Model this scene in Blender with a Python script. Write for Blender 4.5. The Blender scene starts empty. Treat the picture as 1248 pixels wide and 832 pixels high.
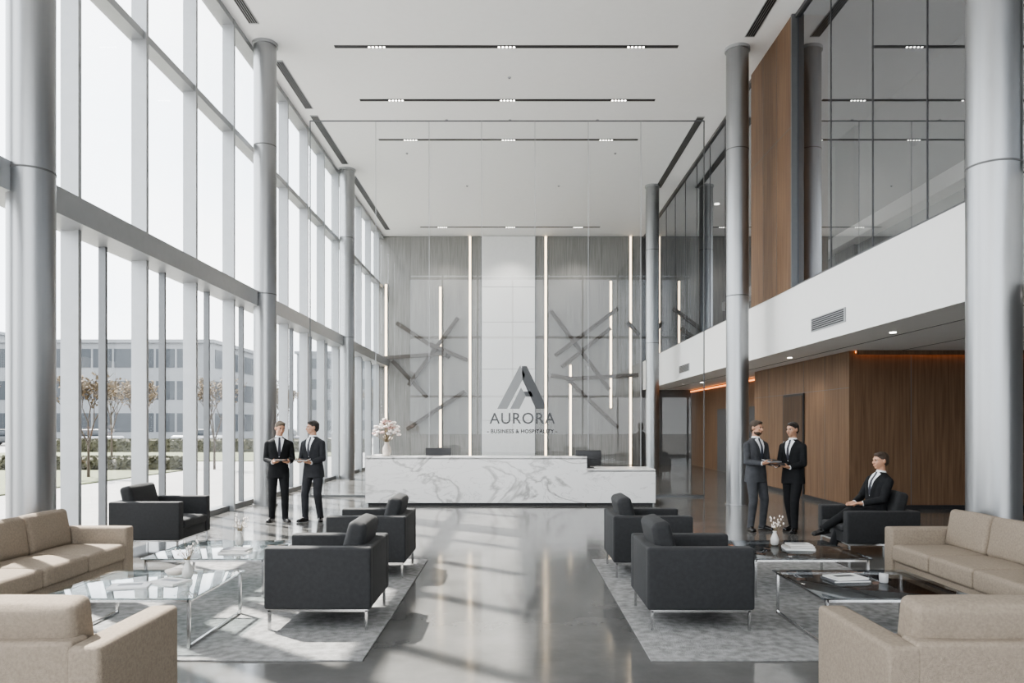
import bpy, bmesh, math, random
from mathutils import Vector, Matrix, Euler
from mathutils.bvhtree import BVHTree
random.seed(7)
scene = bpy.context.scene
try:
    scene.view_settings.view_transform = 'AgX'
    scene.view_settings.look = 'AgX - Medium High Contrast'
    scene.view_settings.exposure = 0.15
except Exception:
    pass
COL = scene.collection

# ------------------------------------------------------------------ materials
MATS = {}
def newmat(name):
    m = bpy.data.materials.new(name); m.use_nodes = True
    nt = m.node_tree
    return m, nt, nt.nodes['Principled BSDF']

def pmat(name, col, rough=0.5, metal=0.0, var=0.0, nscale=8.0, stretch=(1,1,1), bump=0.0, bscale=80.0, spec=0.5, emit=None, estr=0.0, rvar=0.0, sheen=0.0, coat=0.0):
    if name in MATS: return MATS[name]
    m, nt, b = newmat(name)
    b.inputs['Base Color'].default_value = (*col, 1)
    b.inputs['Roughness'].default_value = rough
    b.inputs['Metallic'].default_value = metal
    b.inputs['Specular IOR Level'].default_value = spec
    if sheen: b.inputs['Sheen Weight'].default_value = sheen
    if coat: b.inputs['Coat Weight'].default_value = coat
    N = nt.nodes.new; L = nt.links.new
    tc = N('ShaderNodeTexCoord'); mp = N('ShaderNodeMapping'); mp.inputs['Scale'].default_value = stretch
    L(tc.outputs['Object'], mp.inputs['Vector'])
    no = N('ShaderNodeTexNoise'); no.inputs['Scale'].default_value = nscale; no.inputs['Detail'].default_value = 6
    L(mp.outputs[0], no.inputs['Vector'])
    mr = N('ShaderNodeMapRange'); mr.inputs['From Min'].default_value = .3; mr.inputs['From Max'].default_value = .7
    mr.inputs['To Min'].default_value = 1-var; mr.inputs['To Max'].default_value = 1+var
    L(no.outputs[0], mr.inputs['Value'])
    mx = N('ShaderNodeVectorMath'); mx.operation = 'SCALE'; mx.inputs[0].default_value = col
    L(mr.outputs[0], mx.inputs['Scale']); L(mx.outputs[0], b.inputs['Base Color'])
    if rvar:
        m2 = N('ShaderNodeMapRange'); m2.inputs['From Min'].default_value = .3; m2.inputs['From Max'].default_value = .7
        m2.inputs['To Min'].default_value = rough-rvar; m2.inputs['To Max'].default_value = rough+rvar
        L(no.outputs[0], m2.inputs['Value']); L(m2.outputs[0], b.inputs['Roughness'])
    if bump:
        n2 = N('ShaderNodeTexNoise'); n2.inputs['Scale'].default_value = bscale; n2.inputs['Detail'].default_value = 4
        L(mp.outputs[0], n2.inputs['Vector'])
        bp = N('ShaderNodeBump'); bp.inputs['Strength'].default_value = bump; bp.inputs['Distance'].default_value = .01
        L(n2.outputs[0], bp.inputs['Height']); L(bp.outputs[0], b.inputs['Normal'])
    if emit:
        b.inputs['Emission Color'].default_value = (*emit, 1); b.inputs['Emission Strength'].default_value = estr
    MATS[name] = m
    return m

def glassmat(name, tint, base, rough=0.0, gcol=(1,1,1), power=4.0, top=1.0):
    m = bpy.data.materials.new(name); m.use_nodes = True
    nt = m.node_tree; nt.nodes.clear(); N = nt.nodes.new; L = nt.links.new
    out = N('ShaderNodeOutputMaterial'); mix = N('ShaderNodeMixShader'); tr = N('ShaderNodeBsdfTransparent'); gl = N('ShaderNodeBsdfGlossy')
    tr.inputs[0].default_value = (*tint, 1); gl.inputs['Roughness'].default_value = rough; gl.inputs['Color'].default_value = (*gcol, 1)
    lw = N('ShaderNodeLayerWeight'); lw.inputs['Blend'].default_value = .5
    p = N('ShaderNodeMath'); p.operation = 'POWER'; p.inputs[1].default_value = power
    L(lw.outputs['Facing'], p.inputs[0])
    mr = N('ShaderNodeMapRange'); mr.inputs['To Min'].default_value = base; mr.inputs['To Max'].default_value = top
    L(p.outputs[0], mr.inputs['Value']); L(mr.outputs[0], mix.inputs[0])
    L(tr.outputs[0], mix.inputs[1]); L(gl.outputs[0], mix.inputs[2]); L(mix.outputs[0], out.inputs[0])
    return m

def marble():
    m, nt, b = newmat('marble'); N = nt.nodes.new; L = nt.links.new
    tc = N('ShaderNodeTexCoord')
    mp = N('ShaderNodeMapping'); mp.inputs['Rotation'].default_value = (0, .6, .4); mp.inputs['Scale'].default_value = (.55, 1, 1.1)
    L(tc.outputs['Object'], mp.inputs['Vector'])
    def vein(scale, w, dist):
        n = N('ShaderNodeTexNoise'); n.inputs['Scale'].default_value = scale; n.inputs['Detail'].default_value = 7; n.inputs['Distortion'].default_value = dist
        L(mp.outputs[0], n.inputs['Vector'])
        s = N('ShaderNodeMath'); s.operation = 'SUBTRACT'; s.inputs[1].default_value = .5; L(n.outputs[0], s.inputs[0])
        a = N('ShaderNodeMath'); a.operation = 'ABSOLUTE'; L(s.outputs[0], a.inputs[0])
        r = N('ShaderNodeMapRange'); r.inputs['From Max'].default_value = w; r.inputs['To Min'].default_value = 1; r.inputs['To Max'].default_value = 0
        L(a.outputs[0], r.inputs['Value']); return r
    v1 = vein(1.1, .024, .9); v2 = vein(2.6, .014, 1.2)
    n3 = N('ShaderNodeTexNoise'); n3.inputs['Scale'].default_value = 1.2; L(mp.outputs[0], n3.inputs['Vector'])
    mu = N('ShaderNodeMath'); mu.operation = 'MULTIPLY'; L(v2.outputs[0], mu.inputs[0]); mu.inputs[1].default_value = .5
    mxx = N('ShaderNodeMath'); mxx.operation = 'MAXIMUM'; L(v1.outputs[0], mxx.inputs[0]); L(mu.outputs[0], mxx.inputs[1])
    m2 = N('ShaderNodeMath'); m2.operation = 'MULTIPLY'; L(mxx.outputs[0], m2.inputs[0]); L(n3.outputs[0], m2.inputs[1])
    m3 = N('ShaderNodeMath'); m3.operation = 'MULTIPLY'; m3.inputs[1].default_value = 1.3; m3.use_clamp = True; L(m2.outputs[0], m3.inputs[0])
    cr = N('ShaderNodeMix'); cr.data_type = 'RGBA'
    cr.inputs['A'].default_value = (.80, .79, .78, 1); cr.inputs['B'].default_value = (.28, .27, .26, 1)
    L(m3.outputs[0], cr.inputs['Factor']); L(cr.outputs['Result'], b.inputs['Base Color'])
    b.inputs['Roughness'].default_value = .22
    return m

def woodmat(name, c1, c2, rough=.5):
    m, nt, b = newmat(name); N = nt.nodes.new; L = nt.links.new
    tc = N('ShaderNodeTexCoord'); mp = N('ShaderNodeMapping'); mp.inputs['Scale'].default_value = (14, 14, .5)
    L(tc.outputs['Object'], mp.inputs['Vector'])
    n = N('ShaderNodeTexNoise'); n.inputs['Scale'].default_value = 1.6; n.inputs['Detail'].default_value = 6; n.inputs['Distortion'].default_value = .4
    L(mp.outputs[0], n.inputs['Vector'])
    cr = N('ShaderNodeValToRGB'); cr.color_ramp.elements[0].position = .3; cr.color_ramp.elements[1].position = .7
    cr.color_ramp.elements[0].color = (*c1, 1); cr.color_ramp.elements[1].color = (*c2, 1)
    L(n.outputs[0], cr.inputs[0]); L(cr.outputs[0], b.inputs['Base Color']); b.inputs['Roughness'].default_value = rough
    b.inputs['Specular IOR Level'].default_value = .3
    return m

def floormat():
    m, nt, b = newmat('polished_concrete'); N = nt.nodes.new; L = nt.links.new
    tc = N('ShaderNodeTexCoord')
    n = N('ShaderNodeTexNoise'); n.inputs['Scale'].default_value = .8; n.inputs['Detail'].default_value = 12; n.inputs['Roughness'].default_value = .68
    L(tc.outputs['Object'], n.inputs['Vector'])
    cr = N('ShaderNodeValToRGB'); cr.color_ramp.elements[0].position = .32; cr.color_ramp.elements[1].position = .70
    cr.color_ramp.elements[0].color = (.088, .087, .084, 1); cr.color_ramp.elements[1].color = (.150, .147, .142, 1)
    L(n.outputs[0], cr.inputs[0]); L(cr.outputs[0], b.inputs['Base Color'])
    mr = N('ShaderNodeMapRange'); mr.inputs['From Min'].default_value = .3; mr.inputs['From Max'].default_value = .7
    mr.inputs['To Min'].default_value = .07; mr.inputs['To Max'].default_value = .16
    L(n.outputs[0], mr.inputs['Value']); L(mr.outputs[0], b.inputs['Roughness'])
    b.inputs['Specular IOR Level'].default_value = .5
    return m

M_floor = floormat()
M_marble = marble()
M_wood = woodmat('walnut_wood', (.108, .064, .038), (.188, .118, .072))
M_ceil = pmat('ceiling_paint', (.84, .84, .84), .8, var=.01)
M_white = pmat('white_paint', (.82, .82, .81), .6, var=.01)
M_panel = pmat('brushed_panel', (.25, .245, .235), .45, .3, var=.20, nscale=3, stretch=(9, 9, .35))
M_cpanel = pmat('pale_panel', (.80, .80, .80), .5, var=.02)
M_dark = pmat('dark_metal', (.03, .03, .032), .5, .3)
M_mull = pmat('mullion_grey', (.10, .10, .105), .4, .5)
M_joint = pmat('joint_dark', (.12, .12, .12), .6)
M_alu = pmat('aluminium', (.38, .39, .40), .4, .5, var=.03)
M_alud = pmat('aluminium_dark', (.15, .155, .16), .4, .6, var=.03)
M_steel = pmat('brushed_steel', (.33, .335, .34), .32, .9, var=.03, nscale=4, stretch=(6, 6, .3), rvar=.01)
M_chrome = pmat('chrome', (.62, .62, .62), .16, 1.0)
M_black = pmat('charcoal_upholstery', (.024, .0245, .026), .75, var=.15, nscale=30, bump=.3, bscale=260, spec=.35, sheen=.04)
M_beige = pmat('beige_upholstery', (.27, .225, .18), .92, var=.12, nscale=60, bump=.7, bscale=260, spec=.2)
M_rug = pmat('grey_rug', (.245, .243, .24), .98, var=.30, nscale=14, bump=.9, bscale=110, spec=.1)
M_glass = glassmat('window_glass', (.95, .965, .97), .03)
M_screen = glassmat('screen_glass', (.95, .965, .965), .035, top=.6)
M_mezz = glassmat('tinted_glass', (.56, .57, .58), .26, gcol=(.78, .80, .83), power=2.2, top=.85)
M_table = glassmat('table_glass', (.80, .85, .85), .10)
M_tabled = glassmat('smoked_table_glass', (.60, .61, .62), .10, gcol=(.75,.78,.80), power=5, top=.6)
M_led = pmat('led_warm', (1, .85, .65), .5, emit=(1, .76, .50), estr=4.2)
M_amber = pmat('led_amber', (1, .5, .2), .5, emit=(1, .33, .09), estr=2.2)
M_lamp = pmat('lamp_white', (1, 1, 1), .5, emit=(1, .95, .88), estr=9.0)
M_bronze = pmat('bronze_bar', (.085, .075, .066), .5, .5, var=.1)
M_paper = pmat('paper', (.70, .69, .67), .6)
M_scr = pmat('monitor_black', (.012, .012, .014), .35)
M_sign = pmat('sign_grey', (.07, .073, .078), .5, .2)
M_sign2 = pmat('sign_silver', (.22, .225, .23), .45, .3)
M_vase = pmat('ceramic_beige', (.55, .50, .45), .4, var=.05)
M_petal = pmat('petal_white', (.78, .72, .68), .6, var=.1, nscale=20)
M_petalp = pmat('petal_pink', (.55, .36, .33), .6, var=.1, nscale=20)
M_stem = pmat('stem', (.20, .16, .10), .7, var=.1)
M_mgrey = pmat('mezz_grey', (.22, .222, .225), .7, var=.05)
M_mdark = pmat('corridor_grey', (.08, .08, .08), .6, var=.05)

# ------------------------------------------------------------------ mesh builder
class MB:
    def __init__(s): s.V=[]; s.F=[]; s.M=[]; s.S=[]; s.mats=[]
    def mi(s, m):
        if m not in s.mats: s.mats.append(m)
        return s.mats.index(m)
    def add(s, V, F, mat, smooth=False, mtx=None):
        o = len(s.V)
        if mtx is not None: V = [mtx @ Vector(v) for v in V]
        s.V += [tuple(v) for v in V]; k = s.mi(mat)
        for f in F: s.F.append([i+o for i in f]); s.M.append(k); s.S.append(smooth)
    def box(s, x0, x1, y0, y1, z0, z1, mat, mtx=None):
        V = [(x0,y0,z0),(x1,y0,z0),(x1,y1,z0),(x0,y1,z0),(x0,y0,z1),(x1,y0,z1),(x1,y1,z1),(x0,y1,z1)]
        F = [(0,3,2,1),(4,5,6,7),(0,1,5,4),(1,2,6,5),(2,3,7,6),(3,0,4,7)]
        s.add(V, F, mat, False, mtx)
    def rbox(s, x0, x1, y0, y1, z0, z1, mat, r=.03, bulge=(0,0,0), mtx=None):
        c = Vector(((x0+x1)/2,(y0+y1)/2,(z0+z1)/2)); h = [(x1-x0)/2,(y1-y0)/2,(z1-z0)/2]
        r = min(r, min(h)*.98); m = 6 if any(bulge) else 1
        def co(hh):
            a = [0, r*math.tan(math.radians(15)), r*math.tan(math.radians(30)), r]
            i = hh-r
            return [-i-q for q in reversed(a)] + [-i+2*i*k/m for k in range(1, m)] + [i+q for q in a]
        C = [co(q) for q in h]; n = [len(q)-1 for q in C]
        idx = {}; V = []; F = []
        def vid(i, j, k):
            key = (i,j,k)
            if key in idx: return idx[key]
            p = [C[0][i], C[1][j], C[2][k]]
            q = [max(-(h[a]-r), min(h[a]-r, p[a])) for a in range(3)]
            d = Vector([p[a]-q[a] for a in range(3)])
            d = d.normalized()*r if d.length > 1e-9 else d
            w = [q[a]+d[a] for a in range(3)]
            u = [p[a]/h[a] for a in range(3)]
            for a in range(3):
                if bulge[a]:
                    b1, b2 = (a+1) % 3, (a+2) % 3
                    w[a] += bulge[a]*u[a]*(1-u[b1]**2)*(1-u[b2]**2)
            V.append(Vector(w)+c); idx[key] = len(V)-1; return idx[key]
        for a in range(3):
            b1, b2 = (a+1) % 3, (a+2) % 3
            for side in (0, n[a]):
                for i in range(n[b1]):
                    for j in range(n[b2]):
                        q = []
                        for (di, dj) in ((0,0),(1,0),(1,1),(0,1)):
                            t = [0,0,0]; t[a]=side; t[b1]=i+di; t[b2]=j+dj; q.append(vid(*t))
                        if side == 0: q.reverse()
                        F.append(q)
        s.add(V, F, mat, True, mtx)
    def cyl(s, p1, p2, r1, r2, mat, n=16, mtx=None, smooth=True):
        p1 = Vector(p1); p2 = Vector(p2); d = (p2-p1).normalized()
        u = d.orthogonal().normalized(); v = d.cross(u)
        V = []
        for p, r in ((p1, r1), (p2, r2)):
            for i in range(n):
                a = 2*math.pi*i/n; V.append(p+u*math.cos(a)*r+v*math.sin(a)*r)
        F = [(i, (i+1) % n, n+(i+1) % n, n+i) for i in range(n)]
        s.add(V, F, mat, smooth, mtx)
        s.add(V[:n], [tuple(range(n))[::-1]], mat, False, mtx); s.add(V[n:], [tuple(range(n))], mat, False, mtx)
    def ell(s, c, r, mat, mtx=None, nu=14, nv=9):
        V = []; F = []
        c = Vector(c)
        V.append(c+Vector((0,0,r[2])))
        for j in range(1, nv):
            t = math.pi*j/nv
            for i in range(nu):
                a = 2*math.pi*i/nu
                V.append(c+Vector((r[0]*math.sin(t)*math.cos(a), r[1]*math.sin(t)*math.sin(a), r[2]*math.cos(t))))
        V.append(c-Vector((0,0,r[2])))
        for i in range(nu): F.append((0, 1+i, 1+(i+1) % nu))
        for j in range(nv-2):
            for i in range(nu):
                a = 1+j*nu+i; b = 1+j*nu+(i+1) % nu
                F.append((a, a+nu, b+nu, b))
        l = len(V)-1; o = 1+(nv-2)*nu
        for i in range(nu): F.append((l, o+(i+1) % nu, o+i))
        s.add(V, F, mat, True, mtx)
    def lathe(s, prof, mat, c=(0,0,0), n=24):
        V = []; F = []; k = len(prof)
        for (r, z) in prof:
            for i in range(n):
                a = 2*math.pi*i/n; V.append((c[0]+r*math.cos(a), c[1]+r*math.sin(a), c[2]+z))
        for j in range(k-1):
            for i in range(n): F.append((j*n+i, j*n+(i+1) % n, (j+1)*n+(i+1) % n, (j+1)*n+i))
        F.append(tuple(range(n))[::-1]); F.append(tuple((k-1)*n+i for i in range(n)))
        s.add(V, F, mat, True)
    def quad(s, pts, mat): s.add(pts, [tuple(range(len(pts)))], mat)
    def finish(s, name, mtx=None, recalc=True):
        me = bpy.data.meshes.new(name)
        me.from_pydata(s.V, [], s.F)
        for m in s.mats: me.materials.append(m)
        me.polygons.foreach_set('material_index', s.M); me.polygons.foreach_set('use_smooth', s.S)
        if recalc:
            bm = bmesh.new(); bm.from_mesh(me); bmesh.ops.recalc_face_normals(bm, faces=bm.faces); bm.to_mesh(me); bm.free()
        me.update()
        ob = bpy.data.objects.new(name, me); COL.objects.link(ob)
        if mtx is not None: ob.matrix_world = mtx
        return ob

def TR(x, y, z=0, rz=0): return Matrix.Translation((x,y,z)) @ Matrix.Rotation(math.radians(rz), 4, 'Z')

H = 9.8; YB = 31.7; YF = -5.0; XL = -5.8; XR = 5.5; BZ0 = 3.21; BZ1 = 4.42

# ------------------------------------------------------------------ room shell
b = MB(); b.box(XL-.1, 12, YF, YB+.2, -.15, 0, M_floor)
b.finish('floor')
b = MB(); b.box(XL-.15, XR+.15, YF, YB+.2, H, H+.3, M_ceil); b.finish('ceiling')

# back wall
b = MB()
b.box(XL-.2, 12.0, YB, YB+.2, 0, H, M_mdark)
k = .03522
def bx(px): return (px-627)*k
def bz(py): return 1.7+(518-py)*k
b.box(XL-.02, bx(586), YB-.06, YB, 0, H-.02, M_panel)
b.box(bx(653), bx(782), YB-.06, YB, 0, H-.02, M_panel)
b.box(bx(587), bx(652), YB-.16, YB, 0, H-.02, M_cpanel)
for z in (1.9, 4.1, 6.1, 7.6): b.box(bx(587), bx(652), YB-.163, YB-.16, z, z+.012, M_joint)
for px in (500, 520, 549, 690, 718, 733):
    b.box(bx(px), bx(px)+.012, YB-.063, YB-.06, 0, H-.02, M_joint)
b.finish('wall_back')
for (px, y0, y1) in ((471,347,535),(537,350,545),(573,288,566),(665,288,566),(695,445,566),(744,343,497),(768,288,566)):
    b = MB(); b.box(bx(px)-.045, bx(px)+.045, YB-.11, YB-.061, max(.02, bz(y1)), min(H-.03, bz(y0)), M_led)
    b.box(bx(px)-.07, bx(px)-.045, YB-.12, YB-.061, max(.02, bz(y1)), min(H-.03, bz(y0)), M_alu)
    b.box(bx(px)+.045, bx(px)+.07, YB-.12, YB-.061, max(.02, bz(y1)), min(H-.03, bz(y0)), M_alu)
    b.finish('led_strip_light')
def bars(L):
    b = MB()
    for i, (x0,y0,x1,y1) in enumerate(L):
        yy = YB-.18-.09*(i % 3)
        p = Vector((bx(x0), yy, bz(y0))); q = Vector((bx(x1), yy-.04, bz(y1))); d = q-p
        u = d.normalized(); w = Vector((0,-1,0)); v = u.cross(w).normalized(); w = v.cross(u)
        mt = Matrix(((u.x,v.x,w.x,p.x),(u.y,v.y,w.y,p.y),(u.z,v.z,w.z,p.z),(0,0,0,1)))
        b.box(0, d.length, -.08, .08, -.04, .04, M_bronze, mt)
        c = p+d*.5; b.cyl(c, (c.x, YB-.065, c.z), .02, .02, M_bronze, 8)
    return b.finish('wall_sculpture')
bars([(484,394,548,436),(559,388,499,470),(470,437,545,432),(479,440,521,484),(567,477,497,523),(525,420,571,440)])
bars([(671,379,742,475),(752,377,676,434),(743,401,684,448),(690,462,777,457),(693,464,752,521),(671,458,696,462),(764,393,778,409)])

# ------------------------------------------------------------------ left curtain wall
def column(name, x, y, r):
    b = MB()
    b.cyl((x,y,0), (x,y,H), r, r, M_steel, 48)
    b.cyl((x,y,0), (x,y,.03), r+.02, r+.02, M_steel, 48)
    for z in (4.46, 7.6): b.cyl((x,y,z), (x,y,z+.02), r+.004, r+.004, M_joint, 48)
    b.cyl((x,y,H-.06), (x,y,H), r+.03, r+.03, M_alu, 48)
    b.finish(name)
for y in (8.1, 15.7, 23.4): column('steel_column', -5.3, y, .235)
column('steel_column', 5.15, 7.94, .262)
column('steel_column', 4.80, 15.9, .235)
column('steel_column', 4.67, 25.0, .225)

ys = [9.5+1.75*i for i in range(-8, 13)]
b = MB()
for y in ys:
    if y > YB-.1 or y < YF: continue
    b.box(XL-.02, XL+.21, y-.035, y+.035, 0, H, M_alu)
for y in ys:
    if y+.87 > YB-.1 or y < YF: continue
    b.box(XL-.03, XL+.07, y+.845, y+.895, 0, 4.2, M_alud)
b.box(XL-.08, XL+.42, YF, YB-.07, 4.2, 4.52, M_alu)
for y in (8.1, 15.7, 23.4): b.box(XL, -5.3, y-.14, y+.14, 4.24, 4.48, M_alud)
b.box(XL-.06, XL+.18, YF, YB-.07, 7.56, 7.68, M_alu)
b.box(XL-.08, XL+.12, YF, YB-.07, 0, .1, M_alud)
b.box(XL-.08, XL+.2, YF, YB-.07, H-.12, H, M_alu)
b.quad([(XL-.02, YF, .05), (XL-.02, YB, .05), (XL-.02, YB, H), (XL-.02, YF, H)], M_glass)
b.finish('window_1')
b = MB()  # unseen glazed front behind the camera, added so sky light fills the hall
for x in [XL+1.9*i for i in range(10)]: b.box(x-.04, x+.04, YF-.15, YF, 0, H, M_alu)
for z in (0, 3.2, 6.4, 9.6): b.box(XL, 12, YF-.12, YF, z, z+.12, M_alu)
b.quad([(XL, YF-.05, 0), (12, YF-.05, 0), (12, YF-.05, H), (XL, YF-.05, H)], M_glass)
b.finish('added_fill_glazing')

# ------------------------------------------------------------------ mezzanine / right side
b = MB()
b.box(XR, XR+.18, YF, YB, BZ0, BZ1, M_white)
b.finish('wall_mezzanine_front')
b = MB()
b.box(XR+.18, 12, YF, YB, BZ0, BZ0+.35, M_white)
for i in range(3): b.box(XR+.9+i*1.4, XR+.93+i*1.4, YF, YB, BZ0-.004, BZ0, M_joint)
b.finish('ceiling_lower')
b = MB(); b.box(XR+.15, 12, YF, YB, H, H+.3, M_mgrey); b.finish('ceiling_mezzanine')
b = MB(); b.box(12, 12.2, YF, YB, 0, H+.3, M_mgrey)
b.box(9.3, 9.45, YF, YB, BZ0+.35, H, M_mgrey)
for y in (4, 8, 12, 20, 25): b.box(9.2, 9.3, y, y+1.2, BZ0+.35, H, M_mdark)
b.box(8.9, 9.3, YF, YB, 6.6, 6.95, M_white)
b.finish('wall_right')
b = MB(); b.box(XR-.02, XR+.7, 14.6, 17.1, BZ1, H, M_wood)
for y in (15.43, 16.26): b.box(XR-.023, XR-.02, y, y+.012, BZ1, H, M_joint)
b.box(XR-.023, XR-.02, 14.6, 17.1, 7.6, 7.612, M_joint)
b.box(XR-.04, XR+.1, 14.54, 14.6, BZ1, H, M_alud)
b.finish('wall_wood_panel')
def mezzglass(name, y0, y1):
    b = MB()
    b.quad([(XR+.08,y0,BZ1),(XR+.08,y1,BZ1),(XR+.08,y1,H),(XR+.08,y0,H)], M_mezz)
    y = y1
    while y > y0:
        b.box(XR+.07, XR+.10, y-.008, y+.008, BZ1, H, M_mull); y -= 1.52
    b.box(XR+.03, XR+.14, y0, y1, BZ1, BZ1+.04, M_mull); b.box(XR+.03, XR+.14, y0, y1, H-.08, H, M_mull)
    b.finish(name)
mezzglass('window_3', YF, 14.54)
mezzglass('window_4', 17.1, YB)
b = MB()
for i in range(24):
    y = YF+1+i*1.5; b.cyl((7.2,y,BZ0+.35),(7.2,y,BZ0+1.45),.02,.02,M_steel,8)
b.cyl((7.2,YF+.5,BZ0+1.45),(7.2,YB-.5,BZ0+1.45),.03,.03,M_steel,8)
b.finish('handrail')

# wood volume under the mezzanine
b = MB()
b.box(6.8, 11.99, 15.0, 20.9, 0, BZ0-.001, M_wood)
for i in range(1, 5): b.box(6.797, 6.8, 15+i*1.18, 15.012+i*1.18, 0, BZ0-.01, M_joint)
for i in range(1, 4): b.box(6.8+i*1.25, 6.812+i*1.25, 14.997, 15.0, 0, BZ0-.1, M_joint)
b.box(6.797, 6.8, 15, 20.9, 2.46, 2.47, M_joint)
b.box(6.76, 6.8, 14.96, 20.9, 0, .08, M_dark)
b.box(6.8, 11.9, 14.96, 15.0, 0, .08, M_dark)
b.finish('wall_wood')
b = MB(); b.box(6.765, 6.795, 17.3, 18.6, .0, 2.45, M_dark); b.box(6.755, 6.775, 17.36, 18.54, .02, 2.40, woodmat('door_wood',(.05,.03,.018),(.085,.05,.03)))
b.cyl((6.71,18.4,.9),(6.71,18.4,1.3),.012,.012,M_steel,8); b.cyl((6.71,18.4,.95),(6.76,18.4,.95),.008,.008,M_steel,8); b.cyl((6.71,18.4,1.25),(6.76,18.4,1.25),.008,.008,M_steel,8)
b.finish('door_1')
b = MB(); b.box(6.9, 11.9, 14.90, 14.96, BZ0-.05, BZ0-.01, M_amber); b.box(6.9, 11.9, 14.86, 14.90, BZ0-.09, BZ0-.002, M_wood); b.finish('cove_light')
b = MB()
b.box(7.6, 7.75, 20.9, YB, 0, BZ0, M_wood)
for y in (23, 26.5): b.box(7.58, 7.6, y, y+1.1, 0, 2.3, M_mdark)
b.box(7.55, 7.6, 21, YB, BZ0-.1, BZ0-.05, M_amber)
b.finish('wall_corridor')
for (y0,y1) in ((12.25,13.65),(23.2,24.6)):
    b = MB()
    b.box(XR-.02, XR, y0, y1, 3.42, 3.66, M_alu)
    for i in range(6): b.box(XR-.026, XR-.02, y0+.05, y1-.05, 3.44+i*.036, 3.46+i*.036, M_dark)
    b.finish('wall_vent')
def cvent(x, y0, y1):
    b = MB(); b.box(x-.1, x+.1, y0, y1, H-.012, H, M_alu)
    for i in range(4): b.box(x-.085+i*.045, x-.055+i*.045, y0+.05, y1-.05, H-.018, H-.012, M_dark)
    b.finish('ceiling_vent')
for (y0,y1) in ((8.6,14.9),(16.4,18.9),(19.3,22.9),(24,30.6)): cvent(-5.25, y0, y1)
for (y0,y1) in ((9.0,15.4),(19.4,25.2)): cvent(4.9, y0, y1)
for y in (15.8, 18.4, 20.95, 30.2):
    b = MB(); b.box(-3.85, 3.5, y-.05, y+.05, H-.012, H, M_dark)
    for cx in (-2.95, -.17, 2.6):
        for i in range(5):
            x = cx-.16+i*.08
            b.cyl((x,y,H-.022),(x,y,H-.012),.024,.024,M_lamp,10)
    b.finish('linear_ceiling_light')
    for cx in (-2.95, -.17, 2.6):
        l = bpy.data.lights.new('downlight','SPOT'); l.energy = 260; l.spot_size = math.radians(110); l.spot_blend = .6; l.shadow_soft_size = .12; l.color = (1,.95,.88)
        o = bpy.data.objects.new('downlight', l); o.location = (cx, y, H-.06); COL.objects.link(o)
for (x,y) in ((-.12,17.2),(-.12,19.6),(-1.8,19.6),(2.2,19.6),(-1.6,25),(1.5,25),(-3.2,22),(3.0,22),(-.1,14)):
    b = MB(); b.cyl((x,y,H-.02),(x,y,H),.035,.04,M_alu,16); b.cyl((x,y,H-.035),(x,y,H-.02),.012,.02,M_alud,12); b.finish('ceiling_sprinkler')
for (x,y) in ((6.15,4),(6.15,8),(6.15,12),(8.5,10),(6.15,16.5),(6.15,21),(6.6,26),(8.5,6)):
    b = MB(); b.cyl((x,y,BZ0-.012),(x,y,BZ0),.05,.05,M_lamp,16); b.finish('recessed_downlight')
    l = bpy.data.lights.new('lowspot','SPOT'); l.energy = 45; l.spot_size = math.radians(120); l.spot_blend=.7; l.shadow_soft_size=.08; l.color=(1,.90,.78)
    o = bpy.data.objects.new('downlight', l); o.location = (x,y,BZ0-.04); COL.objects.link(o)
for (x,y) in ((7.4,5),(7.4,11),(7.4,20),(7.4,27)):
    b = MB(); b.cyl((x,y,H-.03),(x,y,H),.09,.09,M_lamp,16); b.finish('mezzanine_downlight')
    l = bpy.data.lights.new('mz','SPOT'); l.energy = 260; l.spot_size = math.radians(140); l.spot_blend=.7; l.shadow_soft_size=.1; l.color=(1,.95,.88)
    o = bpy.data.objects.new('downlight', l); o.location = (x,y,H-.06); COL.objects.link(o)

# ------------------------------------------------------------------ glass screen and sign
YG = 17.5; g = .019444
def gx(px): return (px-627)*g
def gz(py): return 1.7+(518-py)*g
b = MB()
x0, x1, zt = gx(378), gx(858), gz(147)
b.quad([(x0,YG,0),(x1,YG,0),(x1,YG,zt),(x0,YG,zt)], M_screen)
b.box(x0, x1, YG-.008, YG+.008, zt-.02, zt+.006, M_alud)
for px in (458,523,587,652,717,781): b.box(gx(px)-.006, gx(px)+.006, YG-.008, YG+.008, 0, zt, M_alu)
for px in (378, 858): b.box(gx(px)-.012, gx(px)+.012, YG-.01, YG+.01, 0, zt, M_alud)
b.box(x0, x1, YG-.03, YG+.03, 0, .05, M_alud)
b.finish('glass_screen')
sign = bpy.data.objects.new('company_sign', None); COL.objects.link(sign)
def text(body, size, x, z, mat, width=None, space=1.0, off=0.0):
    c = bpy.data.curves.new('lettering','FONT'); c.body = body; c.size = size; c.align_x = 'CENTER'; c.extrude = .008; c.space_character = space; c.offset = off
    c.materials.append(mat)
    o = bpy.data.objects.new('lettering', c); COL.objects.link(o); o.rotation_euler = (math.pi/2,0,0); o.location = (x, YG-.02, z)
    bpy.context.view_layer.update()
    if width: 
        s = width/o.dimensions.x; o.scale = (s, 1, 1)
    o.parent = sign
text('AURORA', .37, gx(636.5), gz(516), M_sign, 1.55, 1.1, .002)
text('- BUSINESS & HOSPITALITY -', .125, gx(636.5), gz(527.5), M_scr, 1.66, 1.1, .004)
def poly(pts, mat):
    n = len(pts); V = [(gx(x),YG-.03,gz(y)) for x,y in pts]+[(gx(x),YG-.01,gz(y)) for x,y in pts]
    F = [tuple(range(n)), tuple(range(n,2*n))[::-1]]+[(i,(i+1)%n,n+(i+1)%n,n+i) for i in range(n)]
    q.add(V, F, mat)
q = MB()
poly([(606,498),(618,498),(640,457),(634,445)], M_sign2)
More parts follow.
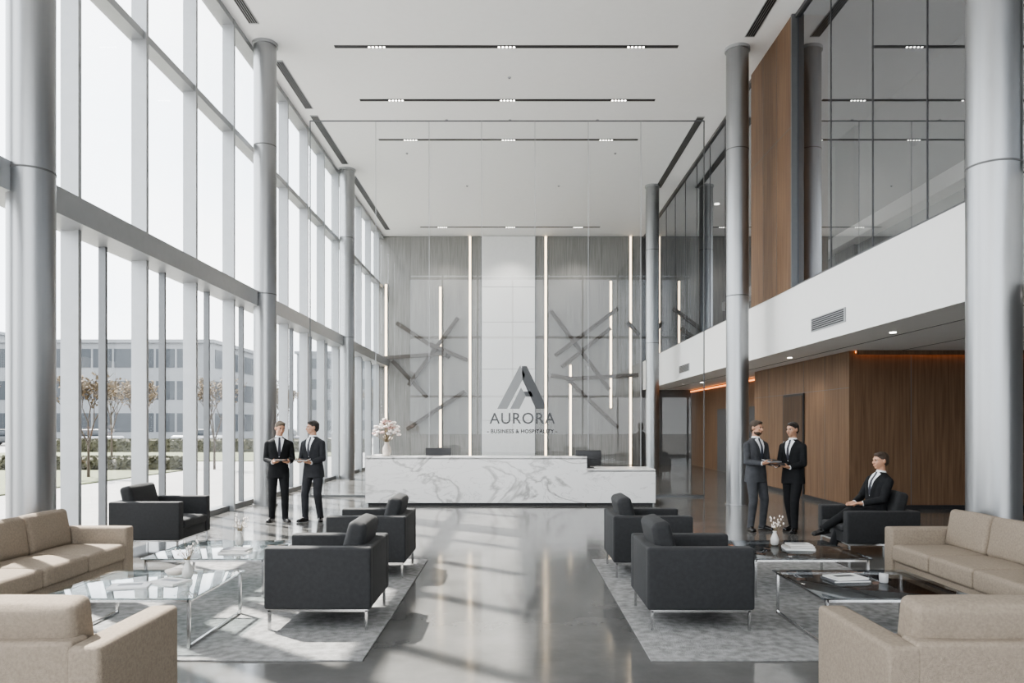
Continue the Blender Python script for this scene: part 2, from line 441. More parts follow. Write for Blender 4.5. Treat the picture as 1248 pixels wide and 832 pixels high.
poly([(636,446),(642,446),(664,492),(664,498),(653,498),(637,463)], M_sign)
poly([(622,498),(633,498),(641,482),(635,472)], M_sign2)
poly([(638,477),(641,483),(650,483),(647,477)], M_sign)
e = q.finish('emblem'); e.parent = sign

# ------------------------------------------------------------------ reception desk
b = MB()
b.box(-3.15, 1.53, 15.6, 15.78, .06, 1.0, M_marble)
b.box(-3.15, 1.53, 15.6, 16.05, .985, 1.04, M_marble)
b.box(-3.15, -2.97, 15.78, 16.9, .06, 1.04, M_marble)
b.box(1.35, 1.53, 15.78, 16.05, .06, 1.04, M_marble)
b.box(-3.1, 1.5, 15.66, 16.0, 0, .06, M_dark)
b.box(-2.97, 1.35, 15.78, 16.75, .70, .74, M_white)
b.box(1.53, 2.98, 15.6, 15.78, .06, .74, M_marble)
b.box(1.53, 2.98, 15.6, 16.6, .72, .77, M_marble)
b.box(2.80, 2.98, 15.78, 16.6, .06, .74, M_marble)
b.box(1.53, 2.93, 15.66, 16.0, 0, .06, M_dark)
b.finish('reception_desk')
def monitor(x, y, ztab, zc):
    b = MB()
    b.rbox(x-.28, x+.28, y-.02, y+.02, zc-.17, zc+.17, M_scr, .012)
    b.box(x-.03, x+.03, y-.04, y-.02, ztab+.01, zc, M_dark)
    b.rbox(x-.12, x+.12, y-.1, y+.08, ztab, ztab+.015, M_dark, .006)
    b.finish('computer_monitor')
monitor(-1.68, 16.3, .741, 1.03); monitor(1.62, 16.2, .771, .98)
b = MB()
cx, cy, cz = -2.74, 15.85, 1.04
b.lathe([(.045,0),(.075,.02),(.095,.10),(.085,.18),(.05,.24),(.045,.27),(.055,.30)], M_vase, (cx,cy,cz))
random.seed(3)
for i in range(52):
    a = random.uniform(0, 6.28); t = random.uniform(.0,1)**.7; rr = .32*t; zz = .78-.30*t*t+random.uniform(-.16,.03)
    p = Vector((cx+rr*math.cos(a), cy+rr*math.sin(a)*.8, cz+zz))
    b.cyl((cx,cy,cz+.28), p, .004, .003, M_stem, 5)
    m = M_petal if random.random() < .75 else M_petalp
    for kk in range(5):
        a2 = kk*1.256+random.random()
        b.ell(p+Vector((.028*math.cos(a2), .028*math.sin(a2), random.uniform(-.01,.02))), (.026,.026,.020), m, None, 8, 5)
    b.ell(p, (.018,.018,.022), M_petalp, None, 6, 4)
b.finish('flower_vase')

# ------------------------------------------------------------------ furniture
ZR = .0145
def armchair(name, cx, cy, rz, D=.88, W=.88, seat=.43, ah=.68, z=ZR, back=.44):
    b = MB(); x0, x1 = -D/2, D/2; y0, y1 = -W/2, W/2; at = .13
    b.rbox(x0+.02, x1-.02, y0+at-.01, y1-at+.01, .17, .33, M_black, .015)
    for s in (0, 1):
        ya = y0 if s == 0 else y1-at
        b.rbox(x0, x1, ya, ya+at, .17, ah, M_black, .022)
    b.rbox(x0+.001, x0+.15, y0+at-.02, y1-at+.02, .171, ah-.001, M_black, .022)
    b.rbox(x0+.15, x1+.01, y0+at+.004, y1-at-.004, .31, seat, M_black, .035, (.004,0,.015))
    mt = Matrix.Translation((x0+.19,0,seat)) @ Matrix.Rotation(math.radians(-14), 4, 'Y')
    b.rbox(-.03, .13, y0+at+.01, y1-at-.01, -.01, back, M_black, .05, (.02,0,.01), mt)
    t = .011
    for x in (x0+.04, x1-.04):
        for y in (y0+.03, y1-.03): b.box(x-t, x+t, y-t, y+t, 0, .16, M_chrome)
    for y in (y0+.03, y1-.03): b.box(x0+.03, x1-.03, y-t, y+t, .150, .172, M_chrome)
    for x in (x0+.04, x1-.04): b.box(x-t, x+t, y0+.03, y1-.03, .150, .172, M_chrome)
    return b.finish(name, TR(cx, cy, z, rz))
def sofa(name, cx, cy, rz, D, W, nc, ah=.61, bh=.63, ch=.80):
    b = MB(); x0, x1 = -D/2, D/2; y0, y1 = -W/2, W/2; at = .17
    b.rbox(x0+.02, x1-.03, y0+at-.01, y1-at+.01, .09, .27, M_beige, .02)
    for s in (0, 1):
        ya = y0 if s == 0 else y1-at
        b.rbox(x0, x1, ya, ya+at, .09, ah, M_beige, .028, (0,.004,.004))
    b.rbox(x0+.001, x0+.17, y0+at-.03, y1-at+.03, .091, bh, M_beige, .028)
    w = (W-2*at)/nc
    for i in range(nc):
        ya = y0+at+i*w
        b.rbox(x0+.16, x1+.005, ya+.004, ya+w-.004, .26, .44, M_beige, .035, (.006,0,.014))
        mt = Matrix.Translation((x0+.16,0,.42)) @ Matrix.Rotation(math.radians(-10), 4, 'Y')
        b.rbox(-.03, .16, ya+.005, ya+w-.005, -.01, ch-.42, M_beige, .045, (.02,0,.008), mt)
    for x in (x0+.08, x1-.08):
        for y in (y0+.08, y1-.08): b.box(x-.02, x+.02, y-.02, y+.02, 0, .095, M_dark)
    return b.finish(name, TR(cx, cy, 0, rz))

def rug(x0,x1,y0,y1):
    b = MB(); b.rbox(x0,x1,y0,y1,0,.014,M_rug,.006); b.finish('area_rug')
rug(-4.05,-1.09,5.31,9.3); rug(.98,3.95,5.31,9.3)
armchair('armchair', -1.62, 6.50, 180)
armchair('armchair', -1.64, 8.57, 180)
armchair('armchair', 1.53, 6.48, 0)
armchair('armchair', 1.53, 8.57, 0)
armchair('armchair', -4.92, 10.3, 0, .95, 1.0, z=0)
armchair('armchair', 4.75, 9.95, 180, .95, .92, seat=.40, ah=.59, z=0, back=.42)
sofa('sofa', -4.58, 6.85, 0, .87, 2.4, 3)
sofa('sofa', 4.43, 6.8, 180, .86, 2.4, 3)
sofa('lounge_chair', -2.56, 4.06, 90, .86, 1.04, 1)
sofa('lounge_chair', 2.36, 4.06, 90, .86, 1.04, 1)

def coffee(x0,x1,y0,y1,m,h=.40):
    b = MB(); t = .011
    b.rbox(x0,x1,y0,y1,h-.014,h,m,.004)
    for x in (x0+.04, x1-.04):
        for y in (y0+.03, y1-.03): b.box(x-t,x+t,y-t,y+t,.015,h-.014,M_chrome)
        b.box(x-t,x+t,y0+.03,y1-.03,.015,.037,M_chrome)
        b.box(x-t,x+t,y0+.03,y1-.03,h-.036,h-.014,M_chrome)
    for y in (y0+.03, y1-.03): b.box(x0+.04,x1-.04,y-t,y+t,h-.036,h-.014,M_chrome)
    b.finish('coffee_table')
coffee(-3.60,-2.42,5.55,6.65,M_table); coffee(-3.65,-2.42,7.2,8.35,M_table)
coffee(2.32,3.50,5.55,6.65,M_tabled); coffee(2.32,3.50,7.2,8.35,M_tabled)
def book(x, y, z, w, d, h, rz, col, name='book'):
    b = MB(); m = pmat('cover_%d' % int(col[0]*1000), col, .45)
    b.box(-w/2,w/2,-d/2,d/2,0,.003,m); b.box(-w/2,w/2,-d/2,d/2,h-.003,h,m)
    b.box(-w/2,-w/2+.004,-d/2,d/2,0,h,m); b.box(-w/2+.004,w/2-.004,-d/2+.004,d/2-.004,.003,h-.003,M_paper)
    b.box(-w*.3,w*.3,-d*.05,d*.28,h,h+.0006,M_alud)
    b.finish(name, TR(x,y,z,rz))
T = .401
book(-3.1,5.95,T,.30,.22,.012,15,(.6,.6,.6),'magazine'); book(-2.85,6.1,T,.28,.21,.016,-20,(.55,.54,.52),'magazine')
book(-2.85,7.55,T,.30,.22,.02,8,(.50,.48,.46)); book(-2.84,7.56,T+.021,.26,.19,.016,-6,(.15,.15,.16))
book(2.78,6.2,T,.32,.23,.016,5,(.10,.10,.11)); book(2.78,6.2,T+.017,.29,.21,.014,12,(.62,.62,.61))
book(2.98,7.75,T,.30,.22,.02,-8,(.52,.52,.52)); book(2.98,7.75,T+.021,.27,.19,.018,6,(.35,.33,.3)); book(2.99,7.76,T+.040,.24,.17,.014,-3,(.58,.57,.55))
def twigvase(x, y, z, seed):
    random.seed(seed); b = MB()
    b.lathe([(.03,0),(.042,.015),(.045,.07),(.028,.11),(.018,.14),(.024,.155)], pmat('vase_glassy',(.45,.44,.42),.12,spec=.8), (x,y,z), 20)
    for i in range(16):
        a = random.uniform(0,6.28); r = random.uniform(.02,.10); h = random.uniform(.2,.32)
        p = Vector((x+r*.5*math.cos(a), y+r*.5*math.sin(a), z+.15+(h-.15)*.5)); q2 = Vector((x+r*math.cos(a), y+r*math.sin(a), z+h))
        b.cyl((x,y,z+.13), p, .0025, .002, M_stem, 5); b.cyl(p, q2, .002, .0015, M_stem, 5)
        b.ell(q2, (.008,.008,.013), M_petal, None, 6, 4); b.ell(p+Vector((.01,0,.02)), (.006,.006,.010), M_petal, None, 6, 4)
    b.finish('bud_vase')
twigvase(-2.78,6.28,.401,1); twigvase(-2.98,8.0,.401,2); twigvase(2.82,8.0,.401,5)
b = MB(); b.lathe([(.03,0),(.035,.005),(.037,.07),(.034,.075)], pmat('tumbler',(.4,.4,.4),.1), (3.05,6.1,.401), 18); b.finish('drinking_glass')
b = MB(); b.lathe([(.05,0),(.06,.004),(.085,.04),(.08,.045)], M_vase, (-2.95,6.42,.401), 20); b.finish('bowl')

# ------------------------------------------------------------------ people
def ik(a, c, l1, l2, pole):
    a = Vector(a); c = Vector(c); d = c-a; L = d.length
    if L > (l1+l2)*.999: c = a+d.normalized()*(l1+l2)*.999; d = c-a; L = d.length
    x = (l1*l1-l2*l2+L*L)/(2*L); hgt = math.sqrt(max(0, l1*l1-x*x))
    u = d.normalized(); p = Vector(pole); p = (p-u*p.dot(u)).normalized()
    return a+u*x+p*hgt, c
def ring_loft(mb, rings, mat, mtx, n=24):
    V = []; F = []
    for (z, ax, ay, yc) in rings:
        for i in range(n):
            a = 2*math.pi*i/n; c, s_ = math.cos(a), math.sin(a); e = .85
            V.append((ax*math.copysign(abs(c)**e, c), yc+ay*math.copysign(abs(s_)**e, s_), z))
    k = len(rings)
    for j in range(k-1):
        for i in range(n): F.append((j*n+i, j*n+(i+1) % n, (j+1)*n+(i+1) % n, (j+1)*n+i))
    F.append(tuple(range(n))[::-1]); F.append(tuple((k-1)*n+i for i in range(n)))
    mb.add(V, F, mat, True, mtx)
def chain(mb, pts, rad, mat, n=14, caps=(True, True)):
    for i in range(len(pts)-1): mb.cyl(pts[i], pts[i+1], rad[i], rad[i+1], mat, n)
    for i, p in enumerate(pts):
        if (i == 0 and not caps[0]) or (i == len(pts)-1 and not caps[1]): continue
        mb.ell(p, (rad[i],)*3, mat, None, n, 8)

def person(name, loc, rz, sc, P):
    skin = pmat('skin_'+P.get('tone','a'), P.get('skin', (.47,.265,.175)), .5, var=.05, nscale=30)
    hair = pmat('hair_'+P.get('tone','a'), P.get('hair', (.03,.022,.016)), .6, bump=.6, bscale=200)
    suit = pmat('suit_'+P['suit'][0], P['suit'][1], .85, var=.15, nscale=12, bump=1.0, bscale=9, spec=.25)
    lap = pmat('lapel_'+P['suit'][0], tuple(c*.7 for c in P['suit'][1]), .8, spec=.25)
    trou = suit
    shirt = pmat('shirt_white', (.72,.73,.75), .7); tie = pmat('tie_'+P['tie'][0], P['tie'][1], .5)
    shoe = pmat('shoe_black', (.012,.011,.011), .25); eyew = pmat('eye_white',(.50,.48,.45),.3); eyed = pmat('eye_dark',(.02,.014,.010),.2)
    lip = pmat('lips',(.30,.12,.10),.5); brow = pmat('eyebrow',(.035,.024,.018),.7)
    seated = P.get('seated', False)
    pel = Vector(P.get('pelvis', (0,0,.93)))
    TM = Matrix.Translation(pel) @ Matrix.Rotation(math.radians(P.get('lean',0)), 4, 'X') @ Matrix.Rotation(math.radians(P.get('roll',0)), 4, 'Y') @ Matrix.Rotation(math.radians(P.get('twist',0)), 4, 'Z') @ Matrix.Translation((0,0,-.93))
    HM = TM @ Matrix.Translation((0,.01,1.488)) @ Matrix.Rotation(math.radians(P.get('hyaw',0)), 4, 'Z') @ Matrix.Rotation(math.radians(P.get('hpitch',0)), 4, 'X') @ Matrix.Diagonal((1.08,1.05,1.04,1))
    parts = []
    def new(mat): m = MB(); parts.append((m, mat)); return m
    j = new(suit)
    lo = [(.79,.197,.138,.0),(.86,.194,.138,.0)] if not seated else [(.86,.19,.135,0)]
    ring_loft(j, lo+[(.95,.186,.132,.0),(1.03,.174,.122,.0),(1.10,.168,.116,-.002),(1.2,.180,.122,-.004),(1.30,.196,.130,-.004),(1.38,.206,.124,.0),(1.43,.205,.104,.006),(1.46,.175,.088,.010),(1.485,.125,.078,.012),(1.515,.075,.066,.012)], suit, TM)
    sh = {}
    for sd, sg in (('R',-1),('L',1)):
        S = TM @ Vector((sg*.188, .005, 1.392)); W = Vector(P['wrist'+sd])
        E, W = ik(S, W, .275, .255, P.get('elbow'+sd, (sg*.35,.6,-.4)))
        chain(j, [S, S.lerp(E,.35), E, E.lerp(W,.4), W], [.064,.060,.052,.050,.041], suit, 16, (True, False))
        sh[sd] = (S,E,W)
    t = new(trou)
    t.ell(TM @ Vector((0,.005,.93)), (.160,.118,.12), trou)
    feet = []
    for sd, sg in (('R',-1),('L',1)):
        Hp = pel+Vector((sg*.090, 0, -.01)); A = Vector(P['ankle'+sd])
        K, A = ik(Hp, A, .425, .415, P.get('knee'+sd, (sg*.08,-1,.1)))
        dirA = (A-K).normalized()
        chain(t, [Hp, Hp.lerp(K,.4), K, K.lerp(A,.35), A], [.102,.090,.071,.066,.055], trou, 18, (True, False))
        t.cyl(A, A+dirA*.045, .055, .060, trou, 18)
        feet.append((sd, sg, K, A))
    s = new(shoe)
    for sd, sg, K, A in feet:
        f = P.get('foot'+sd)
        if f is None: f = (sg*.3, -1, 0)
        f = Vector(f).normalized(); up = (K-A).normalized() if abs(f.z) > .05 else Vector((0,0,1))
        up = (up-f*up.dot(f)).normalized(); r = f.cross(up)
        mt = Matrix(((r.x,f.x,up.x,A.x),(r.y,f.y,up.y,A.y),(r.z,f.z,up.z,A.z),(0,0,0,1)))
        s.ell((0,-.02,-.04), (.038,.055,.045), shoe, mt); s.ell((0,.06,-.05), (.042,.085,.036), shoe, mt); s.ell((0,.135,-.058), (.046,.065,.028), shoe, mt)
        s.rbox(-.042,.042,-.07,.19,-.087,-.068,shoe,.009,(0,0,0),mt)
        s.cyl((0,0,-.05),(0,0,.02),.036,.034,shoe,14,mt)
    c = new(shirt)
    c.cyl((0,.012,1.475),(0,.010,1.540),.076,.064,shirt,20,TM)
    h = new(skin)
    h.cyl((0,.014,-.05),(0,.006,.12),.056,.052,skin,18,HM)
    h.ell((0,.012,.205),(.075,.094,.091),skin,HM,24,16); h.ell((0,-.020,.150),(.061,.070,.074),skin,HM,20,14)
    h.ell((0,-.058,.098),(.028,.026,.022),skin,HM); h.ell((0,.01,.135),(.057,.06,.05),skin,HM)
    for sg in (-1,1):
        h.ell((sg*.077,.012,.178),(.010,.019,.031),skin,HM); h.ell((sg*.034,-.060,.158),(.024,.02,.022),skin,HM)
    h.ell((0,-.074,.209),(.052,.018,.010),skin,HM)
    h.cyl((0,-.082,.200),(0,-.108,.162),.008,.012,skin,10,HM); h.ell((0,-.102,.159),(.017,.014,.012),skin,HM,10,6)
    h.ell((0,-.084,.128),(.026,.012,.014),skin,HM)
    hr = new(hair)
    hr.ell((0,.024,.224),(.081,.098,.086),hair,HM,24,16); hr.ell((0,.050,.180),(.073,.068,.080),hair,HM,20,12)
    hr.ell((.012,-.030,.272),(.060,.052,.028),hair,HM,18,10)
    if P.get('beard'): hr.ell((0,-.020,.112),(.060,.068,.048),hair,HM,20,12)
    allm = MB()
    for m, mt in parts: allm.add(m.V, m.F, m.mats[0] if m.mats else mt, True)
    tmp = allm.finish('tmp_body')
    md = tmp.modifiers.new('r','REMESH'); md.mode = 'VOXEL'; md.voxel_size = .0068; md.use_smooth_shade = True
    ms = tmp.modifiers.new('s','SMOOTH'); ms.factor = .5; ms.iterations = 4
    bpy.context.view_layer.update()
    dg = bpy.context.evaluated_depsgraph_get()
    ev = tmp.evaluated_get(dg).to_mesh()
    V = [v.co.copy() for v in ev.vertices]; F = [tuple(p.vertices) for p in ev.polygons]
    tmp.evaluated_get(dg).to_mesh_clear(); me = tmp.data; bpy.data.objects.remove(tmp); bpy.data.meshes.remove(me)
    bv = BVHTree.FromPolygons(V, F)
    trees = [(BVHTree.FromPolygons([Vector(v) for v in m.V], m.F), mt) for m, mt in parts]
    out = MB(); out.V = [tuple(v) for v in V]; TI = TM.inverted()
    for f in F:
        cen = sum((V[i] for i in f), Vector())/len(f)
        best = None; bd = 9
        for tr, mt in trees:
            r_ = tr.find_nearest(cen, .05)
            if r_[0] is not None and r_[3] < bd: bd = r_[3]; best = mt
        if best is None: best = suit
        if best is suit:
            q_ = TI @ cen
            if 1.16 < q_.z < 1.52 and q_.y < -.05 and abs(q_.x) < .010+.078*(q_.z-1.16)/.32: best = shirt
        out.F.append(list(f)); out.M.append(out.mi(best)); out.S.append(True)
    dv = (TM.to_3x3() @ Vector((0,1,0))).normalized()
    def proj(x, z, off):
        o = TM @ Vector((x,-.6,z)); hit = bv.ray_cast(o, dv)
        flat = TM @ Vector((x,-.12,z))
        if hit[0] is None or (hit[0]-flat).dot(dv) < -.03: return flat-dv*off
        return hit[0]-dv*off
    def strip(rows, mat, off):
        Vs = []; nn = len(rows[0])-1
        for row in rows: 
            z = row[0]; 
            for x in row[1:]: Vs.append(proj(x, z, off))
        Fs = [(i*nn+k_, i*nn+k_+1, (i+1)*nn+k_+1, (i+1)*nn+k_) for i in range(len(rows)-1) for k_ in range(nn-1)]
        out.add(Vs, Fs, mat, True)
    strip([(1.515-.034*i, -(.016+.0014*i), 0, (.016+.0014*i)) for i in range(11)], tie, .006)
    for sg in (-1,1):
        rows = []
        for i in range(12):
            z = 1.49-i*.030; u = (z-1.16)/.33
            xin = .006+.078*max(0,u); wv = .012+.050*math.sin(math.pi*min(1,max(0,u*.8+.12)))
            rows.append((z, sg*xin, sg*(xin+wv*.5), sg*(xin+wv)))
        strip(rows, lap, .008)
    for sg in (-1,1):
        out.ell((sg*.030,-.0695,.189),(.014,.012,.008),eyew,HM,12,8); out.ell((sg*.030,-.0785,.189),(.0075,.005,.007),eyed,HM,10,6)
        out.ell((sg*.031,-.087,.207),(.019,.007,.005),brow,HM,10,6)
    out.ell((0,-.094,.126),(.023,.006,.0055),lip,HM,12,6)
    for sd, sg in (('R',-1),('L',1)):
        S,E,W = sh[sd]; f = Vector(P['hand'+sd][0]).normalized(); n = Vector(P['hand'+sd][1]); n = (n-f*n.dot(f)).normalized()
        curl = P['hand'+sd][2]; tdir = f.cross(n)*(-sg); fa = (W-E).normalized()
        out.cyl(W-fa*.03, W+fa*.012, .036, .035, shirt, 16)
        chain(out, [W-fa*.03, W, W+f*.035], [.027,.026,.028], skin, 12)
        mt = Matrix(((tdir.x,f.x,n.x,W.x),(tdir.y,f.y,n.y,W.y),(tdir.z,f.z,n.z,W.z),(0,0,0,1)))
        out.rbox(-.040,.040,.008,.100,-.015,.013,skin,.013,(0,0,.002),mt)
        for (off, ln, k_) in ((.030,.072,0),(.010,.080,1),(-.011,.074,2),(-.031,.058,3)):
            p = Vector((off,.094,0)); ang = math.radians(curl*.3); pts = [p]
            for q_, fr in enumerate((.45,.31,.24)):
                p = p+Vector((0,math.cos(ang),math.sin(ang)))*ln*fr; pts.append(p); ang += math.radians(curl*(.9+.08*k_))
            chain(out, [mt@x for x in pts], [.0092,.0086,.0080,.0070], skin, 8)
        tp = [Vector((.030,.022,0)), Vector((.052,.052,.010)), Vector((.060,.080,.024)), Vector((.054,.100,.038))]
        chain(out, [mt@x for x in tp], [.014,.012,.010,.0085], skin, 8)
    M = Matrix.Translation(loc) @ Matrix.Rotation(math.radians(rz), 4, 'Z') @ Matrix.Scale(sc, 4)
    return out.finish(name, M), M

def held(M, p, rx, w, d, h, mat, name='tablet', rz=0):
    b = MB(); b.rbox(-w/2,w/2,-d/2,d/2,0,h,mat,.004); b.rbox(-w/2+.008,w/2-.008,-d/2+.008,d/2-.008,h-.001,h+.001,M_scr,.0008)
    b.finish(name, M @ Matrix.Translation(p) @ Matrix.Rotation(math.radians(rz),4,'Z') @ Matrix.Rotation(math.radians(rx),4,'X'))
DK = ('black',(.014,.0145,.016)); CH = ('charcoal',(.030,.031,.035)); GR = ('grey',(.062,.064,.070))
def pose(**k):
    d = dict(wristR=(-.13,-.24,1.07), wristL=(.13,-.24,1.07), handR=((.55,-.8,.12),(.1,.1,1),22), handL=((-.55,-.8,.12),(-.1,.1,1),22), ankleR=(-.11,0,.092), ankleL=(.11,.0,.092))
    d.update(k); return d
blk = ('dk',(.02,.02,.03))
o, M = person('man_in_suit', (-4.17,13.1,0), 22, .985, pose(suit=DK, tie=blk, hair=(.10,.075,.05), tone='a', hyaw=16, hpitch=12, roll=1.5, ankleR=(-.13,-.02,.092), ankleL=(.09,-.12,.092), footR=(-.5,-1,0), pelvis=(-.02,0,.925)))
held(M, (0,-.335,1.108), 10, .22, .16, .010, M_dark)
o, M = person('man_in_suit', (-3.58,13.1,0), -14, .99, pose(suit=CH, tie=blk, hair=(.02,.016,.013), tone='b', skin=(.43,.25,.17), hyaw=-40, hpitch=2, twist=-8, roll=-2,
    wristR=(-.13,-.24,1.08), wristL=(.11,-.25,1.06), ankleR=(-.09,-.10,.092), ankleL=(.13,.04,.092), footL=(.6,-1,0), pelvis=(.02,0,.925)))
held(M, (-.01,-.34,1.108), 10, .24, .17, .010, M_paper, 'document_folder')
o, M = person('man_in_suit', (3.92,12.0,0), 26, .985, pose(suit=GR, tie=('blue',(.03,.035,.05)), hair=(.05,.034,.022), tone='c', beard=True, hyaw=14, hpitch=4, roll=1,
    wristR=(-.12,-.26,1.11), wristL=(.13,-.25,1.10), ankleR=(-.15,-.04,.092), ankleL=(.12,-.03,.092), footR=(-.5,-1,0)))
held(M, (.01,-.345,1.145), 10, .25, .18, .018, pmat('folder_grey',(.3,.3,.31),.5), 'document_folder')
o, M = person('man_in_suit', (4.47,11.85,0), -56, .97, pose(suit=DK, tie=blk, hair=(.018,.014,.012), tone='d', skin=(.41,.24,.16), hyaw=-4, hpitch=4, roll=-1,
    wristR=(-.12,-.28,1.09), wristL=(.12,-.25,1.07), ankleR=(-.09,.10,.092), ankleL=(.10,-.10,.092), footR=(-.1,-1,0), footL=(.45,-1,0)))
held(M, (0,-.355,1.118), 10, .22, .16, .010, M_dark)
o, M = person('seated_man_in_suit', (4.84,9.92,0), -78, .95, dict(suit=DK, tie=blk, hair=(.06,.042,.03), tone='e', seated=True, pelvis=(0,0,.545), lean=-9, hyaw=-4, hpitch=12,
    ankleR=(-.10,-.60,.10), ankleL=(-.05,-.76,.36), kneeR=(0,-.6,1), kneeL=(0,-.2,1), footR=(0,-1,0), footL=(-.1,-1,-.15),
    wristL=(.10,-.26,.700), wristR=(-.12,-.24,.690), handL=((-.30,-.95,.02),(0,0,-1),22), handR=((.35,-.95,0),(0,0,-1),22), elbowL=(.6,.5,-.3), elbowR=(-.6,.5,-.3)))

# ------------------------------------------------------------------ exterior
M_pave = pmat('paving', (.24,.235,.23), .8, var=.08, nscale=2)
M_road = pmat('asphalt', (.08,.08,.08), .85, var=.08, nscale=2)
M_grass = pmat('lawn', (.09,.10,.05), .9, var=.25, nscale=3)
M_hedge = pmat('hedge_leaf', (.065,.062,.035), .8, var=.4, nscale=6)
M_bark = pmat('bark', (.07,.055,.043), .9, var=.2)
M_leaf = pmat('autumn_leaf', (.13,.095,.055), .8, var=.3, nscale=4)
M_bld = pmat('office_facade', (.20,.21,.22), .7, var=.03)
M_bwin = pmat('office_glass', (.03,.037,.045), .4)
b = MB(); b.box(-300, 200, -120, 400, -.40, -.16, M_pave); b.finish('ground')
b = MB(); b.box(-30, -13.5, 19, 30, -.16, -.12, M_grass); b.box(-34,-11,38,50,-.16,-.12,M_grass); b.finish('lawn')
b = MB(); b.box(-120,-8,64,74,-.16,-.13,M_road); b.finish('road')
def building(x0,x1,y0,y1,h,nf):
    b = MB(); b.box(x0,x1,y0,y1,-.16,h,M_bld); fh = h/nf
    b.box(x0-.3,x1+.3,y0-.3,y1+.3,h,h+.4,M_bld)
    for f in range(nf):
        z = f*fh+.9
        x = x0+.8
        while x < x1-2: b.box(x,x+2.2,y0-.06,y0,z,z+fh-1.6,M_bwin); x += 2.5
        y = y0+.8
        while y < y1-2: b.box(x1,x1+.06,y,y+2.2,z,z+fh-1.6,M_bwin); y += 2.5
    b.finish('office_building')
building(-66,-36,88,110,11.5,3); building(-33,-12,112,130,12.5,4); building(-112,-70,82,105,14,4)
def car(x, y, rz, col):
    b = MB(); m = pmat('car_paint_%d' % int(col[0]*1000), col, .3)
    b.rbox(-2.2,2.2,-.9,.9,.25,.85,m,.18); b.rbox(-1.3,1.1,-.78,.78,.75,1.42,M_bwin,.28); b.rbox(-1.0,.8,-.7,.7,1.36,1.46,m,.05)
    for wx in (-1.35,1.35):
        for wy in (-.9,.7): b.cyl((wx,wy,.32),(wx,wy+.2,.32),.32,.32,M_dark,20)
    b.finish('car', TR(x,y,-.13,rz))
car(-38,67,0,(.3,.3,.31)); car(-46,67,0,(.06,.065,.07)); car(-30,70,180,(.4,.4,.4)); car(-21,67,0,(.12,.12,.14))
random.seed(11)
def tree_mesh():
    b = MB(); leaves = []
    def br(p, d, L, r, dep):
        q_ = p+d*L; b.cyl(p, q_, r, r*.68, M_bark, 5)
        if dep >= 3: leaves.append((p, q_))
        if dep == 5: return
        for i in range(3):
            a = Vector((random.uniform(-1,1), random.uniform(-1,1), random.uniform(.1,.8))).normalized()
            br(q_, (d*.8+a*.55).normalized(), L*random.uniform(.62,.80), r*.62, dep+1)
    br(Vector((0,0,0)), Vector((0,0,1)), 1.4, .07, 0)
    for p, q_ in leaves:
        for i in range(2):
            c = p.lerp(q_, random.random())+Vector([random.uniform(-.12,.12) for _ in range(3)])
            u = Vector([random.uniform(-1,1) for _ in range(3)]).normalized()*.05; v = u.orthogonal().normalized()*.04
            b.quad([c-u-v, c+u-v, c+u+v, c-u+v], M_leaf)
    return b
t0 = tree_mesh().finish('tree', TR(-15.0,26,-.13) @ Matrix.Scale(.8,4), recalc=False)
for (x,y,s_,r) in ((-12.6,31,.85,50),(-19,37,.9,120),(-13.4,42,.95,290),(-24,44,1.0,80),(-9.8,52,1.0,150),(-28,34,.9,220),(-17,54,1.0,99)):
    o = bpy.data.objects.new('tree', t0.data); COL.objects.link(o); o.matrix_world = TR(x,y,-.16,r) @ Matrix.Scale(s_,4)
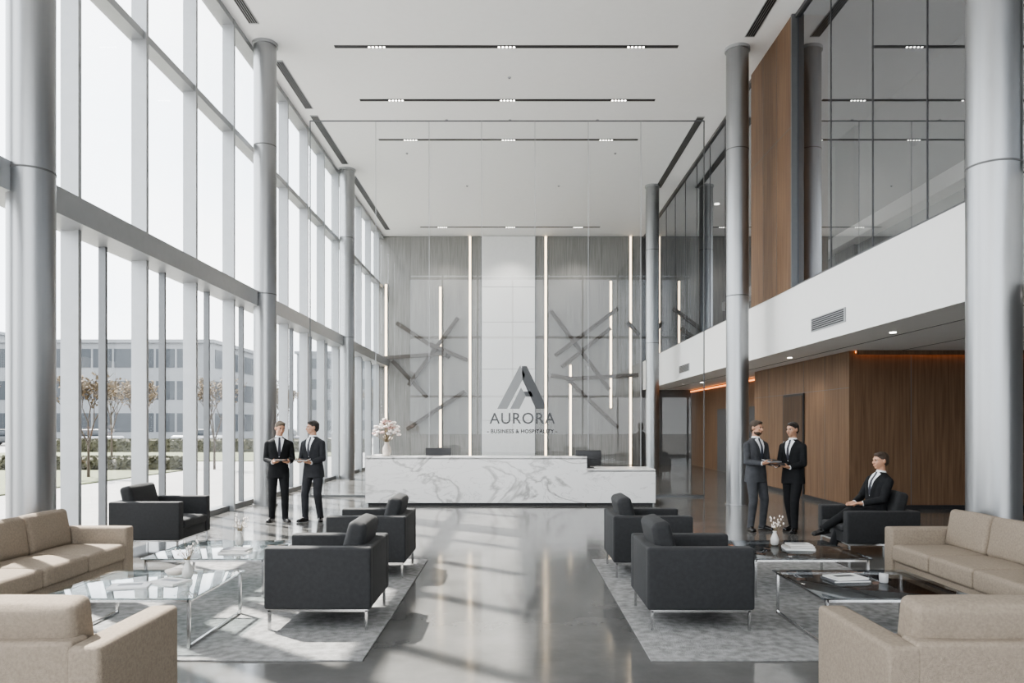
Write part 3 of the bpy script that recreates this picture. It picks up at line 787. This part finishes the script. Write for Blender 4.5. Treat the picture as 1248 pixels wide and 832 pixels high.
def hedge(x0,x1,y0,y1,h):
    b = MB(); b.rbox(x0,x1,y0,y1,-.16,h,M_hedge,.15)
    n = int((x1-x0)*(y1-y0)*60+((x1-x0)+(y1-y0))*80)
    for i in range(min(n,3500)):
        x = random.uniform(x0,x1); y = random.uniform(y0,y1); z = random.uniform(-.1,h); s_ = random.randint(0,2)
        if s_ == 0: z = h
        elif s_ == 1: y = y0
        else: x = x1
        c = Vector((x,y,z)); u = Vector([random.uniform(-1,1) for _ in range(3)]).normalized()*.09; v = u.orthogonal().normalized()*.06
        b.quad([c-u-v, c+u-v, c+u+v, c-u+v], M_hedge)
    b.finish('hedge', recalc=False)
hedge(-30,-13.5,30.3,31.2,.35); hedge(-34,-10.5,50.5,51.6,.7); hedge(-24,-13.4,17.6,18.6,.30)

# ------------------------------------------------------------------ light
w = bpy.data.worlds.new('World'); scene.world = w; w.use_nodes = True
nt = w.node_tree; N = nt.nodes.new; L = nt.links.new; bg = nt.nodes['Background']
tc = N('ShaderNodeTexCoord'); mp = N('ShaderNodeMapping'); mp.inputs['Scale'].default_value = (1,1,2.5); L(tc.outputs['Generated'], mp.inputs['Vector'])
no = N('ShaderNodeTexNoise'); no.inputs['Scale'].default_value = 2.2; no.inputs['Detail'].default_value = 5; L(mp.outputs[0], no.inputs['Vector'])
cr = N('ShaderNodeValToRGB'); cr.color_ramp.elements[0].position = .35; cr.color_ramp.elements[1].position = .65
cr.color_ramp.elements[0].color = (.82,.88,.95,1); cr.color_ramp.elements[1].color = (1,1,1,1)
L(no.outputs[0], cr.inputs[0]); L(cr.outputs[0], bg.inputs['Color']); bg.inputs['Strength'].default_value = 4.6
sl = bpy.data.lights.new('sun','SUN'); sl.energy = 20; sl.angle = math.radians(.8); sl.color = (1,.95,.88)
so = bpy.data.objects.new('sun', sl); COL.objects.link(so)
el = math.radians(52); az = Vector((.78,-.62,0)).normalized()
d = Vector((az.x*math.cos(el), az.y*math.cos(el), -math.sin(el)))
so.rotation_euler = d.to_track_quat('-Z','Y').to_euler(); so.location = (-20,30,30)

cam = bpy.data.cameras.new('camera'); co = bpy.data.objects.new('camera', cam); COL.objects.link(co)
co.location = (0,0,1.7); co.rotation_euler = (math.pi/2,0,0)
cam.sensor_width = 36; cam.lens = 900/1248*36; cam.shift_x = -3/1248; cam.shift_y = 102/1248; cam.clip_end = 1000
scene.camera = co
